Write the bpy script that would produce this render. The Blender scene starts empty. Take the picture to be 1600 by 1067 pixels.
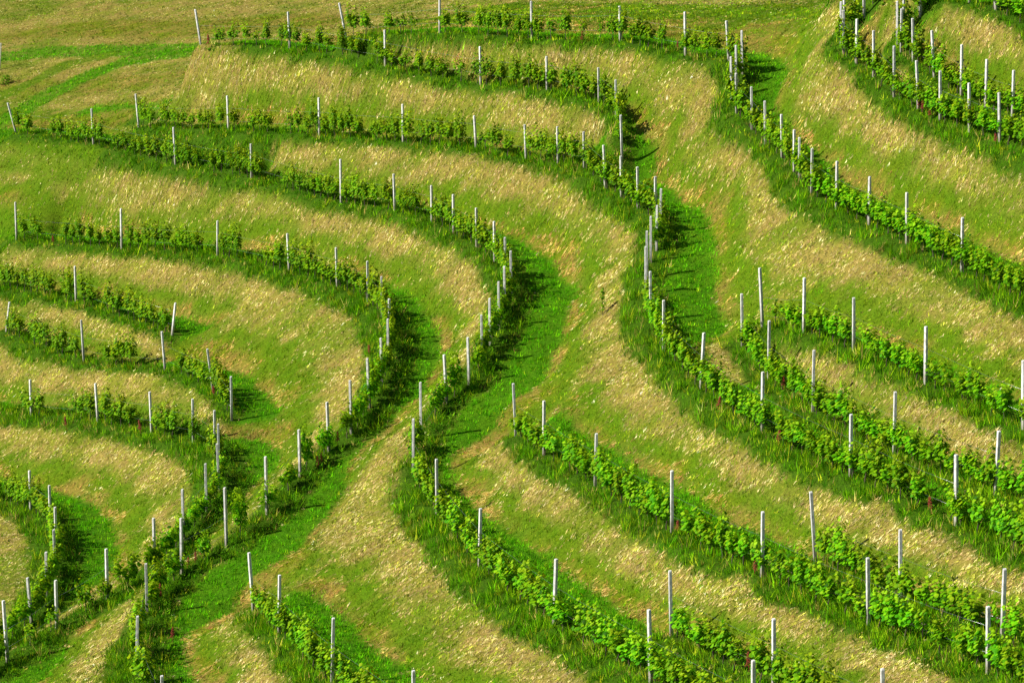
import bpy, bmesh, math, random
import numpy as np
from mathutils import Vector, Matrix

random.seed(7)
RNG = np.random.default_rng(11)
scene = bpy.context.scene

# ------------------------------------------------------------------ survey of the place
# every trellis row is a list of posts as read off a 1600 x 1067 survey picture:
# (x_top, y_top, x_base, y_base, whole post seen)
# rows of posts in pixels of the 1600 px photograph: x_top, y_top, x_base, y_base, whole post seen
ROWS = {
'A': [(530,5,541,56,1),(687,-1,687,51,1),(830,2,831,61,1),(968,10,969,64,1),(1070,19,1071,87,1),(1135,33,1139,95,0),(1159,48,1160,113,0),(1150,71,1151,136,0),(1142,89,1143,156,0),(1150,115,1151,176,1),(1174,136,1175,201,1),(1195,158,1196,224,0),(1221,179,1222,247,0),(1241,203,1241,269,0),(1249,215,1249,283,0),(1269,232,1268,303,0),(1308,252,1307,327,1),(1359,276,1358,349,1),(1417,301,1417,379,1),(1504,340,1503,423,1),(1622,395,1620,482,0)],
'B': [(305,15,314,68,1),(450,19,453,76,1),(601,47,602,104,1),(750,73,751,132,1),(854,89,855,141,1),(935,106,936,162,0),(962,125,963,183,0),(970,180,972,241,1)],
'C': [(212,147,217,198,0),(355,150,357,203,1),(498,153,499,212,1),(629,163,630,222,1),(741,182,744,233,1),(820,195,822,248,0),(871,198,872,253,1),(912,206,913,264,0),(943,227,946,293,1),(970,244,971,308,0),(996,261,997,326,0),(1024,276,1024,342,0),(1033,295,1032,362,0),(1027,321,1026,390,0),(1017,338,1017,410,0),(1011,361,1011,434,0),(1009,385,1009,460,0),(1016,424,1017,500,0),(1037,469,1037,548,0),(1100,520,1095,608,1),(1192,581,1191,676,1),(1330,647,1329,745,1),(1494,710,1494,820,1),(1690,790,1689,908,0)],
'D': [(12,161,25,207,1),(143,170,146,226,1),(271,199,274,259,1),(392,225,393,278,1),(532,249,533,317,1),(615,272,617,328,1),(674,290,675,347,0),(708,304,709,363,0),(744,325,745,386,0),(772,346,773,408,0),(789,371,790,436,0),(798,392,799,460,0),(788,416,789,486,0),(779,440,780,512,0),(765,466,766,540,0),(752,492,754,568,0),(731,527,733,600,0),(694,554,698,628,1),(657,597,658,687,1),(646,654,646,737,0),(682,717,683,802,0),(751,794,749,882,1),(869,873,866,976,1),(1014,952,1017,1066,1),(1177,1031,1177,1152,0)],
'E': [(24,316,26,375,1),(189,326,190,388,1),(340,345,340,398,0),(449,365,452,424,1),(525,387,527,448,1),(574,408,575,470,0),(596,432,597,495,0),(608,467,609,532,0),(606,498,607,567,0),(595,528,597,600,0),(574,560,577,637,1),(547,594,549,677,1),(511,628,514,704,1),(467,671,469,743,1),(415,713,417,803,1),(351,754,354,852,1),(283,809,284,895,1),(228,880,230,960,0),(215,962,214,1044,1),(253,1055,254,1143,0)],
'F': [(-35,385,-33,442,0),(117,416,119,472,1),(274,476,269,522,1)],
'G': [(15,472,10,519,1),(127,500,131,564,1),(253,518,258,577,1),(324,545,333,611,1),(361,588,362,650,0)],
'H': [(-60,586,-58,640,0),(47,593,49,648,0),(149,599,153,658,1),(234,612,237,675,1),(301,623,302,690,0),(335,641,336,709,0),(341,662,342,732,0),(339,693,343,763,1),(321,724,323,798,1),(285,764,287,842,0),(240,809,242,890,1),(166,857,168,937,1),(87,906,89,980,1),(5,935,12,1034,1),(-70,985,-64,1085,0)],
'I': [(-60,715,-58,772,0),(46,735,48,797,0),(77,758,79,822,0),(86,792,88,858,0),(84,827,86,896,0),(72,862,73,932,0),(43,902,49,970,1),(-20,950,-15,1022,0)],
'W': [(802,599,806,678,1),(850,626,850,711,1),(932,677,930,759,1),(1050,735,1050,832,1),(1192,799,1191,901,1),(1356,871,1357,976,1),(1544,947,1544,1053,1),(1745,1030,1745,1143,0)],
'X': [(1267,768,1274,878,1),(1407,827,1407,937,1),(1570,888,1566,1000,1),(1740,962,1738,1076,0)],
'Y': [(1047,891,1049,990,1),(1209,966,1209,1078,1),(1379,1044,1379,1162,0)],
'Z': [(389,863,396,951,1),(437,898,436,988,1),(521,965,519,1068,1),(646,1047,646,1155,0)],
'S': [(1187,417,1192,505,1),(1257,434,1256,517,1),(1334,465,1334,548,1),(1447,510,1446,600,1),(1599,563,1599,672,1),(1770,630,1770,745,0)],
'T': [(1159,459,1160,542,0),(1202,501,1201,593,1),(1272,547,1270,643,1),(1399,612,1397,711,1),(1561,673,1556,772,1),(1735,745,1730,852,0)],
'P': [(1400,-125,1400,-52,0),(1375,-85,1375,-12,0),(1350,-42,1350,28,0),(1319,-12,1319,56,0),(1314,3,1314,72,0),(1318,16,1318,85,0),(1339,30,1338,98,1),(1365,48,1365,122,0),(1397,72,1397,152,1),(1432,95,1435,173,1),(1469,111,1469,191,1),(1514,130,1515,208,0),(1561,145,1562,223,1),(1625,168,1625,247,0)],
'Q': [(1462,-105,1462,-34,0),(1452,-72,1452,0,0),(1438,-40,1438,28,0),(1412,-13,1412,55,0),(1402,2,1402,71,0),(1409,14,1408,84,1),(1426,29,1427,98,1),(1456,48,1460,122,1),(1503,70,1502,149,1),(1542,93,1540,168,1),(1584,110,1582,182,1),(1640,135,1640,208,0)],
'R': [(1510,-65,1515,4,0),(1553,-55,1556,15,0),(1620,-20,1620,52,0)],
}


# stretches of each row that carry vines: (y_min, y_max, [(x0, x1), ...]); None = planted throughout
VINES = {
'A': [(0, 100, [(535,580),(600,652),(686,702),(710,730),(738,800),(800,848),(850,892),(905,916),(929,939),(945,1008),(1003,1022),(1028,1042),(1062,1128),(1134,1148)]), (100, 430, None), (430, 520, [(1510,1545),(1548,1620)])],
'B': [(0, 170, [(333,352),(355,372),(375,388),(393,422),(432,468),(472,486),(490,518),(530,567),(582,620),(624,642),(646,662),(665,680),(683,702),(710,733),(736,768),(772,790),(795,868),(875,962)]), (170, 235, None)],
'C': [(0, 262, [(217,240),(252,305),(309,331),(336,351),(360,373),(388,424),(446,500),(500,565),(577,642),(648,725),(747,800),(818,852),(857,902),(905,914)]), (262, 398, None), (470, 606, None), (606, 920, [(1095,1122),(1127,1152),(1155,1200),(1212,1265),(1262,1325),(1320,1417),(1422,1443),(1472,1512),(1515,1543),(1550,1640)])],
'D': [(0, 345, [(18,33),(35,50),(78,98),(104,162),(178,202),(205,222),(226,250),(254,275),(275,300),(302,313),(328,350),(355,410),(441,530),(530,595),(597,614),(622,655),(673,676)]), (345, 590, None), (604, 656, None), (698, 735, None), (755, 802, None), (802, 1160, [(690,718),(722,745),(748,800),(805,888),(898,920),(918,1010),(1013,1078),(1080,1155)])],
'E': [(0, 470, [(33,43),(50,66),(95,130),(135,160),(165,188),(195,207),(208,264),(266,314),(340,373),(408,445),(450,471),(475,510),(508,525),(527,545),(547,575)]), (470, 692, None), (700, 717, None), (720, 742, None), (752, 775, None), (788, 812, None), (826, 846, None), (866, 880, None), (895, 915, None), (925, 955, None), (975, 1000, None), (1015, 1040, None), (1062, 1090, None)],
'F': [(0, 530, [(-20,85),(97,116),(125,150),(160,192),(195,265)])],
'G': [(0, 660, [(2,34),(48,78),(82,104),(110,122),(160,210),(276,322),(330,358)])],
'H': [(0, 695, [(37,67),(118,150),(155,208),(236,280),(298,308)]), (705, 725, None), (742, 900, None), (905, 1100, [(-40,16),(40,57),(72,90),(97,110),(120,180),(180,228)])],
'I': [(0, 820, [(-40,4),(10,60),(57,80)]), (820, 1030, None)],
'W': [(0, 1150, [(802,818),(818,840),(842,872),(880,922),(922,960),(962,990),(990,1048),(1065,1085),(1085,1170),(1176,1198),(1208,1260),(1260,1305),(1308,1355),(1357,1430),(1432,1450),(1457,1480),(1487,1537),(1540,1640)])],
'X': [(0, 1100, [(1270,1295),(1297,1380),(1380,1432),(1434,1537),(1547,1565),(1568,1593),(1600,1640)])],
'Y': [(0, 1200, [(1049,1075),(1078,1104),(1108,1135),(1135,1157),(1172,1200),(1200,1330)])],
'Z': [(0, 1200, [(397,414),(416,450),(462,495),(502,522),(537,555),(557,614)])],
'S': [(0, 800, [(1195,1220),(1222,1255),(1257,1287),(1292,1330),(1340,1392),(1397,1442),(1450,1485),(1492,1510),(1512,1533),(1537,1577),(1592,1640)])],
'T': [(0, 900, [(1160,1190),(1190,1227),(1232,1282),(1284,1325),(1327,1435),(1437,1500),(1502,1582),(1584,1640)])],
'P': [(-100, 300, None)], 'Q': [(-100, 300, None)], 'R': [(-100, 300, None)],
}
ROW_PHRASE = {
'A': 'topmost long row', 'B': 'short second row at top left', 'C': 'long S-shaped row through the middle',
'D': 'row rounding the central bend', 'E': 'row rounding the left bend', 'F': 'short row with the leaning end post',
'G': 'row ending on the left grass path', 'H': 'hooked row at lower left', 'I': 'smallest hooked row at lower left',
'W': 'row starting beside the central path', 'X': 'short inner row at lower right', 'Y': 'short row at bottom right',
'Z': 'short row at bottom left', 'S': 'upper row starting on the right lawn', 'T': 'lower row starting on the right lawn',
'P': 'dense outer row at top right', 'Q': 'dense inner row at top right', 'R': 'cut-off row in top right corner',
}
# red seeding dock plants, base pixel, height in metres
DOCKS = [(327,79,.75),(909,72,.6),(1058,83,.5),(1434,174,.5),(1441,179,.5),(1452,188,.4),(1556,229,.4),(1381,8,.7),
         (1216,699,.5),(1224,613,.5),(1456,807,.5),(1122,645,.5),(1058,836,.4),(1179,899,.4),(1171,1055,.55),
         (220,681,.6),(104,674,.6),(334,622,.45),(527,700,.6),(496,737,.55),(502,730,.5),(316,875,.5),(251,945,.65),
         (305,884,.45),(293,890,.4),(269,1008,.55),(84,385,.5),(577,556,.4)]
# other weeds, the last a clump added for a shadow patch: kind, base pixel, size
WEEDS = [('sapling',941,493,1.3),('weed',648,814,.6),('weed',10,132,1.4)]

# ------------------------------------------------------------------ the camera and its rays
F_PX, CX, CY, Y_HORIZON = 4000.0, 800.0, 533.5, -430.0
PITCH = math.atan((CY - Y_HORIZON) / F_PX)
CAM_Z = 40.0
FWD = np.array([0, math.cos(PITCH), -math.sin(PITCH)])
UPV = np.array([0, math.sin(PITCH), math.cos(PITCH)])
RGT = np.array([1.0, 0, 0])
CAM = np.array([0, 0, CAM_Z])
def ray(px, py):
    return FWD + RGT * ((px - CX) / F_PX) + UPV * ((CY - py) / F_PX)
def to_px(P):
    d = np.asarray(P, float) - CAM
    w = d @ FWD
    return CX + F_PX * (d @ RGT) / w, CY - F_PX * (d @ UPV) / w, w

# apparent size of a 2 m post over the picture, from the posts seen whole
S = np.array([(a[2], a[3], a[3] - a[1]) for r in ROWS.values() for a in r if a[4]], float)
def basis(x, y):
    x = (np.asarray(x, float) - 800) / 800; y = (np.asarray(y, float) - 533) / 533
    return np.stack([np.ones_like(x), x, y, x * x, x * y, y * y], -1)
wt = np.ones(len(S)); BA = basis(S[:, 0], S[:, 1])
for _ in range(10):
    COEF = np.linalg.lstsq(BA * wt[:, None], S[:, 2] * wt, rcond=None)[0]
    wt = 1 / np.maximum(1, np.abs(S[:, 2] - BA @ COEF) / 3)
def size_at(px, py):
    return float(basis(px, py) @ COEF)

# post bases in the world
DEPTH_EASE = 0.92                                                   # far posts a little shorter, near ones a little taller than 2 m
S_MID = 75.0
post_base = {}
for k, r in ROWS.items():
    out = []
    for a in r:
        sz = S_MID * (max(size_at(a[2], a[3]), 30) / S_MID) ** DEPTH_EASE
        out.append(CAM + ray(a[2], a[3]) * (F_PX * 2.0 * math.cos(PITCH) / sz))
    post_base[k] = np.array(out)

def catmull(P, step=0.15):
    P = np.asarray(P, float)
    Q = np.vstack([2 * P[0] - P[1], P, 2 * P[-1] - P[-2]])
    out, src = [], []
    for i in range(len(P) - 1):
        p0, p1, p2, p3 = Q[i:i + 4]
        t0, t1 = 0, np.linalg.norm(p1 - p0) ** .5 + 1e-6
        t2 = t1 + np.linalg.norm(p2 - p1) ** .5 + 1e-6
        t3 = t2 + np.linalg.norm(p3 - p2) ** .5 + 1e-6
        n = max(2, int(np.linalg.norm(p2 - p1) / step))
        t = np.linspace(t1, t2, n, endpoint=(i == len(P) - 2))[:, None]
        A1 = (t1 - t) / (t1 - t0) * p0 + (t - t0) / (t1 - t0) * p1
        A2 = (t2 - t) / (t2 - t1) * p1 + (t - t1) / (t2 - t1) * p2
        A3 = (t3 - t) / (t3 - t2) * p2 + (t - t2) / (t3 - t2) * p3
        B1 = (t2 - t) / (t2 - t0) * A1 + (t - t0) / (t2 - t0) * A2
        B2 = (t3 - t) / (t3 - t1) * A2 + (t - t1) / (t3 - t1) * A3
        out.append((t2 - t) / (t2 - t1) * B1 + (t - t1) / (t2 - t1) * B2)
    return np.vstack(out)
curve = {k: catmull(p) for k, p in post_base.items()}
tang = {}
for k, c in curve.items():
    t = np.gradient(c[:, :2], axis=0)
    for _ in range(4):
        t[1:-1] = (t[:-2] + 2 * t[1:-1] + t[2:]) / 4
    tang[k] = t / np.linalg.norm(t, axis=1)[:, None]
# ------------------------------------------------------------------ terraced terrain as a height field
PAIRED = {'T': 'C', 'X': 'W', 'Y': 'D'}            # inner rows sharing a terrace with an outer row
for k, o in PAIRED.items():
    oc = curve[o]
    for arr in (curve[k], post_base[k]):
        for i in range(len(arr)):
            j = np.argmin(((oc[:, :2] - arr[i, :2]) ** 2).sum(1))
            dd = math.sqrt(((oc[j, :2] - arr[i, :2]) ** 2).sum())
            arr[i, 2] = 0.7 * (oc[j, 2] + 0.1 * dd) + 0.3 * arr[i, 2] if dd < 3 else arr[i, 2]
    # keep the posts on their sight lines after the change of level
    for i, a in enumerate(ROWS[k]):
        d = ray(a[2], a[3]); post_base[k][i] = CAM + d * ((post_base[k][i, 2] - CAM_Z) / d[2])
    curve[k] = catmull(post_base[k])
    t = np.gradient(curve[k][:, :2], axis=0); tang[k] = t / np.linalg.norm(t, axis=1)[:, None]

def extended(k):
    c, t, r = curve[k], tang[k], ROWS[k]
    c2, t2 = c, t
    def off(a): return a[2] < 0 or a[2] > 1600 or a[3] > 1067 or a[3] < 30
    L = np.arange(0.3, 9, 0.3)[:, None]
    if off(r[-1]):
        e = np.hstack([c[-1, :2] + L * t[-1], np.full((len(L), 1), c[-1, 2])]); c2 = np.vstack([c2, e]); t2 = np.vstack([t2, np.repeat(t[-1:], len(L), 0)])
    if off(r[0]):
        e = np.hstack([c[0, :2] - L[::-1] * t[0], np.full((len(L), 1), c[0, 2])]); c2 = np.vstack([e, c2]); t2 = np.vstack([np.repeat(t[:1], len(L), 0), t2])
    return c2, t2
EXT = {k: extended(k) for k in ROWS}
PLAT = {k: 2.5 for k in ROWS}
PLAT.update({'C': 2.9, 'D': 2.9, 'E': 3.2, 'H': 2.6, 'T': .8, 'X': .8, 'Y': .8, 'Q': 1.6, 'S': 1.6, 'F': 2.2, 'G': 2.2, 'R': 2.0})

LUSH = {'C': .75, 'D': .95, 'E': 1.1, 'H': 1.2, 'I': .9, 'T': .4, 'X': .4, 'Y': .4}   # uncut strip on the uphill side

RES = 0.25
GX0, GX1, GY0, GY1 = -56.0, 40.0, 48.0, 216.0
nx, ny = int((GX1 - GX0) / RES) + 1, int((GY1 - GY0) / RES) + 1
gx = GX0 + RES * np.arange(nx); gy = GY0 + RES * np.arange(ny)

allc = np.vstack([EXT[k][0] for k in EXT]); allt = np.vstack([EXT[k][1] for k in EXT])
own = np.concatenate([np.full(len(EXT[k][0]), i) for i, k in enumerate(EXT)])
KEYS = list(EXT)
PL = np.linalg.lstsq(np.c_[allc[:, :2], np.ones(len(allc))], allc[:, 2], rcond=None)[0]
def plane(x, y): return PL[0] * x + PL[1] * y + PL[2]

def edge_height(x, y):
    """beyond the surveyed rows the slope simply carries on uphill and downhill"""
    d2 = (x[:, None] - allc[None, ::9, 0]) ** 2 + (y[:, None] - allc[None, ::9, 1]) ** 2
    j = d2.argmin(1); c = allc[::9][j]; t = allt[::9][j]
    side = -t[:, 1] * (x - c[:, 0]) + t[:, 0] * (y - c[:, 1])
    z = c[:, 2] + 0.3 * np.clip(side, -25, 25)
    n = len(z) // 6 + 1; pad = np.pad(z, n, mode='edge'); ker = np.hanning(2 * n + 3)[1:-1]; ker /= ker.sum()
    return np.convolve(pad, ker, mode='valid')

# terrace width along every row: full where there is room, narrower where the next row crowds in
plat = {}
for i, k in enumerate(KEYS):
    c, t = EXT[k]; o = allc[own != i]
    nrm = np.c_[-t[:, 1], t[:, 0]]; gap = np.full(len(c), 9.)
    for j in range(0, len(c)):
        v = o[:, :2] - c[j, :2]; s_ = v @ nrm[j]; l_ = np.abs(v @ t[j])
        m = (s_ > .3) & (l_ < .5 * s_ + .2)
        if m.any(): gap[j] = s_[m].min()
    p = np.minimum(PLAT[k], np.clip(np.interp(gap, [3, 5], [.26, .5]) * gap, .5, 9))
    if k in PAIRED.values(): p = np.where((gap < 2.4), np.minimum(PLAT[k], gap), p)
    ker = np.hanning(25)[1:-1]; ker /= ker.sum()
    plat[k] = np.convolve(np.pad(p, 11, mode='edge'), ker, mode='valid')
allp = np.concatenate([plat[k] for k in KEYS])

con = []                                                        # x, y, z the surface passes through
for i, k in enumerate(KEYS):
    c, t = EXT[k]
    nrm = np.c_[-t[:, 1], t[:, 0]]                               # uphill side
    con.append(c)
    con.append(np.c_[c[:, :2] - 0.5 * nrm, c[:, 2] - 0.10])
    q = np.c_[c[:, :2] + plat[k][:, None] * nrm, c[:, 2] + 0.02]
    others = allc[own != i][::3]
    keep = np.ones(len(q), bool)
    for j in range(len(q)):
        m = ((others[:, :2] - q[j, :2]) ** 2).sum(1).min()
        m2 = ((c[:, :2] - q[j, :2]) ** 2).sum(1).min()
        keep[j] = m > .8 ** 2 and m2 > (plat[k][j] * .85) ** 2
    con.append(q[keep])
con = np.vstack(con)
ix = np.round((con[:, 0] - GX0) / RES).astype(int); iy = np.round((con[:, 1] - GY0) / RES).astype(int)
ok = (ix > 0) & (ix < nx - 1) & (iy > 0) & (iy < ny - 1)
ix, iy, cz = ix[ok], iy[ok], con[ok, 2]

def solve(level_n, z0, iters):
    f = 2 ** level_n
    w, h = (nx - 1) // f + 1, (ny - 1) // f + 1
    sm = np.zeros((h, w)); ct = np.zeros((h, w))
    np.add.at(sm, (np.minimum(iy // f, h - 1), np.minimum(ix // f, w - 1)), cz); np.add.at(ct, (np.minimum(iy // f, h - 1), np.minimum(ix // f, w - 1)), 1)
    fix = ct > 0
    X, Y = np.meshgrid(GX0 + RES * f * np.arange(w), GY0 + RES * f * np.arange(h))
    if z0 is None: z = plane(X, Y)
    else:
        yy = np.minimum(np.arange(h) / 2, z0.shape[0] - 1.001); xx = np.minimum(np.arange(w) / 2, z0.shape[1] - 1.001)
        y0 = yy.astype(int); x0 = xx.astype(int); fy = (yy - y0)[:, None]; fx = (xx - x0)[None]
        z = (z0[np.ix_(y0, x0)] * (1 - fy) * (1 - fx) + z0[np.ix_(y0 + 1, x0)] * fy * (1 - fx) + z0[np.ix_(y0, x0 + 1)] * (1 - fy) * fx + z0[np.ix_(y0 + 1, x0 + 1)] * fy * fx)
    z[fix] = sm[fix] / ct[fix]
    for sl in ((0, slice(None)), (-1, slice(None)), (slice(None), 0), (slice(None), -1)):
        z[sl] = edge_height(X[sl], Y[sl])
    vals = z[fix].copy()
    for _ in range(iters):
        n = (z[:-2, 1:-1] + z[2:, 1:-1] + z[1:-1, :-2] + z[1:-1, 2:]) / 4
        z[1:-1, 1:-1] = n
        z[fix] = vals
    return z
Z = None
for lv, it in ((4, 400), (3, 300), (2, 250), (1, 200), (0, 160)):
    Z = solve(lv, Z, it)
for _ in range(2):                                              # round the edges of the terraces a little
    Z[1:-1, 1:-1] = (4 * Z[1:-1, 1:-1] + Z[:-2, 1:-1] + Z[2:, 1:-1] + Z[1:-1, :-2] + Z[1:-1, 2:]) / 8

_tab = RNG.random((256, 256))
def vnoise(x, y, scale, seed=0):
    x = np.asarray(x) / scale + seed * 17.31; y = np.asarray(y) / scale + seed * 9.77
    xi = np.floor(x).astype(int); yi = np.floor(y).astype(int)
    fx = x - xi; fy = y - yi; fx = fx * fx * (3 - 2 * fx); fy = fy * fy * (3 - 2 * fy)
    a = _tab[yi & 255, xi & 255]; b = _tab[yi & 255, (xi + 1) & 255]; c = _tab[(yi + 1) & 255, xi & 255]; d = _tab[(yi + 1) & 255, (xi + 1) & 255]
    return (a * (1 - fx) + b * fx) * (1 - fy) + (c * (1 - fx) + d * fx) * fy
def fbm(x, y, scale, seed=0, octaves=3):
    v = 0; a = 1; t = 0
    for o in range(octaves):
        v = v + a * vnoise(x, y, scale / 2 ** o, seed + o * 3); t += a; a *= .55
    return v / t

MX, MY = np.meshgrid(gx, gy)
Z += 0.16 * (fbm(MX, MY, 1.6, 1) - .5) + 0.07 * (vnoise(MX, MY, .55, 4) - .5)

def height(x, y):
    x = np.clip((np.asarray(x, float) - GX0) / RES, 0, nx - 1.001); y = np.clip((np.asarray(y, float) - GY0) / RES, 0, ny - 1.001)
    x0 = x.astype(int); y0 = y.astype(int); fx = x - x0; fy = y - y0
    return (Z[y0, x0] * (1 - fx) * (1 - fy) + Z[y0, x0 + 1] * fx * (1 - fy) + Z[y0 + 1, x0] * (1 - fx) * fy + Z[y0 + 1, x0 + 1] * fx * fy)
def ground(px, py):
    d = ray(px, py); w = np.arange(45, 190, 0.05)
    P = CAM + d[None] * w[:, None]
    below = P[:, 2] < height(P[:, 0], P[:, 1])
    return P[np.argmax(below)] if below.any() else P[-1]

# ------------------------------------------------------------------ what grows where (plan distances to the rows)
ZC, ZT, ZP, ZL = [allc], [allt], [], []
for k, n_ in (('B', 14), ('D', 10), ('E', 6), ('A', 0)):
    if n_:
        L = np.arange(.15, n_, .15)[:, None]; i0 = EXT[k][0][0]; t0 = EXT[k][1][:30].mean(0); t0 /= np.linalg.norm(t0)
        ZC.append(np.hstack([i0[:2] - L * t0, np.full((len(L), 1), i0[2])])); ZT.append(np.repeat(t0[None], len(L), 0))
zc, zt = np.vstack(ZC), np.vstack(ZT)
zp = np.concatenate([allp, np.full(len(zc) - len(allc), 2.0)])
LUSH_ = np.array([LUSH.get(KEYS[o], .55) for o in own]); zl = np.concatenate([LUSH_, np.full(len(zc) - len(allc), .4)])
def row_fields(x, y, chunk=6000):
    """distance to the nearest row lying uphill (d_up) and downhill (d_dn) of every point"""
    x = np.ravel(x); y = np.ravel(y)
    C = zc[::4, :2]; T = zt[::4]; PW = zp[::4]; LU = zl[::4]
    n = len(x); d_up = np.full(n, 99.); d_dn = np.full(n, 99.); pw = np.full(n, 2.5); lu = np.full(n, .5)
    for s in range(0, n, chunk):
        px, py = x[s:s + chunk, None], y[s:s + chunk, None]
        dx, dy = px - C[None, :, 0], py - C[None, :, 1]
        d2 = dx * dx + dy * dy
        side = -T[None, :, 1] * dx + T[None, :, 0] * dy            # > 0: the point lies uphill of the row
        a = np.where(side > 0, d2, 1e9); b = np.where(side <= 0, d2, 1e9)
        # only trust a side where the row passes abeam of the point
        along = np.abs(T[None, :, 0] * dx + T[None, :, 1] * dy)
        bad = along > 0.35 + 0.5 * np.sqrt(d2)
        a = np.where(bad, 1e9, a); b = np.where(bad, 1e9, b)
        ja = a.argmin(1); jb = b.argmin(1)
        d_dn[s:s + chunk] = np.sqrt(a[np.arange(len(ja)), ja]); d_up[s:s + chunk] = np.sqrt(b[np.arange(len(jb)), jb])
        pw[s:s + chunk] = PW[ja]; lu[s:s + chunk] = LU[ja]
    return np.minimum(d_up, 99), np.minimum(d_dn, 99), pw, lu
# ------------------------------------------------------------------ materials
def new_mat(name):
    m = bpy.data.materials.new(name); m.use_nodes = True
    nt = m.node_tree; nt.nodes.clear()
    return m, nt, nt.nodes, nt.links
def node(nodes, kind, **kw):
    n = nodes.new(kind)
    for k, v in kw.items(): setattr(n, k, v)
    return n

def ground_material():
    m, nt, N, L = new_mat('hillside_turf')
    out = node(N, 'ShaderNodeOutputMaterial'); bsdf = node(N, 'ShaderNodeBsdfPrincipled')
    at = node(N, 'ShaderNodeAttribute', attribute_name='turf')
    geo = node(N, 'ShaderNodeNewGeometry')
    n1 = node(N, 'ShaderNodeTexNoise'); n1.inputs['Scale'].default_value = 9; n1.inputs['Detail'].default_value = 6; n1.inputs['Roughness'].default_value = .75
    n2 = node(N, 'ShaderNodeTexNoise'); n2.inputs['Scale'].default_value = 34; n2.inputs['Detail'].default_value = 3
    L.new(geo.outputs['Position'], n1.inputs['Vector']); L.new(geo.outputs['Position'], n2.inputs['Vector'])
    add = node(N, 'ShaderNodeMath', operation='ADD'); L.new(n1.outputs['Fac'], add.inputs[0]); L.new(n2.outputs['Fac'], add.inputs[1])
    rmp = node(N, 'ShaderNodeMapRange'); rmp.inputs['From Min'].default_value = .65; rmp.inputs['From Max'].default_value = 1.35
    rmp.inputs['To Min'].default_value = .15; rmp.inputs['To Max'].default_value = 1.75
    L.new(add.outputs[0], rmp.inputs['Value'])
    mul = node(N, 'ShaderNodeMix', data_type='RGBA', blend_type='MULTIPLY'); mul.inputs['Factor'].default_value = 1
    L.new(at.outputs['Color'], mul.inputs['A']); L.new(rmp.outputs['Result'], mul.inputs['B'])
    L.new(mul.outputs['Result'], bsdf.inputs['Base Color']); bsdf.inputs['Roughness'].default_value = 1; bsdf.inputs['Specular IOR Level'].default_value = .05
    bmp = node(N, 'ShaderNodeBump'); bmp.inputs['Strength'].default_value = .6; bmp.inputs['Distance'].default_value = .12
    L.new(add.outputs[0], bmp.inputs['Height']); L.new(bmp.outputs['Normal'], bsdf.inputs['Normal'])
    L.new(bsdf.outputs['BSDF'], out.inputs['Surface'])
    return m

def blade_material(name, trans=.35):
    m, nt, N, L = new_mat(name)
    out = node(N, 'ShaderNodeOutputMaterial')
    at = node(N, 'ShaderNodeAttribute', attribute_name='tint')
    d = node(N, 'ShaderNodeBsdfDiffuse'); t = node(N, 'ShaderNodeBsdfTranslucent'); mx = node(N, 'ShaderNodeMixShader')
    mx.inputs[0].default_value = trans
    L.new(at.outputs['Color'], d.inputs['Color']); L.new(at.outputs['Color'], t.inputs['Color'])
    L.new(d.outputs[0], mx.inputs[1]); L.new(t.outputs[0], mx.inputs[2]); L.new(mx.outputs[0], out.inputs['Surface'])
    return m

def leaf_material():
    m, nt, N, L = new_mat('vine_leaf')
    out = node(N, 'ShaderNodeOutputMaterial'); bsdf = node(N, 'ShaderNodeBsdfPrincipled')
    at = node(N, 'ShaderNodeAttribute', attribute_name='tint')
    oi = node(N, 'ShaderNodeObjectInfo')
    hs = node(N, 'ShaderNodeHueSaturation')
    mr = node(N, 'ShaderNodeMapRange'); mr.inputs['To Min'].default_value = .485; mr.inputs['To Max'].default_value = .512
    mv = node(N, 'ShaderNodeMapRange'); mv.inputs["To Min"].default_value = .8; mv.inputs['To Max'].default_value = 1.2
    L.new(oi.outputs['Random'], mr.inputs['Value']); L.new(oi.outputs['Random'], mv.inputs['Value'])
    L.new(mr.outputs['Result'], hs.inputs['Hue']); L.new(mv.outputs['Result'], hs.inputs['Value']); L.new(at.outputs['Color'], hs.inputs['Color'])
    L.new(hs.outputs['Color'], bsdf.inputs['Base Color'])
    bsdf.inputs['Roughness'].default_value = .5; bsdf.inputs['Specular IOR Level'].default_value = .05
    t = node(N, 'ShaderNodeBsdfTranslucent'); mx = node(N, 'ShaderNodeMixShader'); mx.inputs[0].default_value = .42
    hs2 = node(N, 'ShaderNodeHueSaturation'); hs2.inputs['Hue'].default_value = .475; hs2.inputs['Value'].default_value = 1.5
    L.new(hs.outputs['Color'], hs2.inputs['Color']); L.new(hs2.outputs['Color'], t.inputs['Color'])
    L.new(bsdf.outputs['BSDF'], mx.inputs[1]); L.new(t.outputs[0], mx.inputs[2]); L.new(mx.outputs[0], out.inputs['Surface'])
    return m

def bark_material():
    m, nt, N, L = new_mat('vine_bark')
    out = node(N, 'ShaderNodeOutputMaterial'); bsdf = node(N, 'ShaderNodeBsdfPrincipled')
    n = node(N, 'ShaderNodeTexNoise'); n.inputs['Scale'].default_value = 60
    r = node(N, 'ShaderNodeValToRGB'); r.color_ramp.elements[0].color = (.035, .022, .014, 1); r.color_ramp.elements[1].color = (.13, .095, .065, 1)
    tc = node(N, 'ShaderNodeTexCoord'); L.new(tc.outputs['Object'], n.inputs['Vector'])
    L.new(n.outputs['Fac'], r.inputs['Fac']); L.new(r.outputs['Color'], bsdf.inputs['Base Color']); bsdf.inputs['Roughness'].default_value = .9
    L.new(bsdf.outputs['BSDF'], out.inputs['Surface'])
    return m

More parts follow.
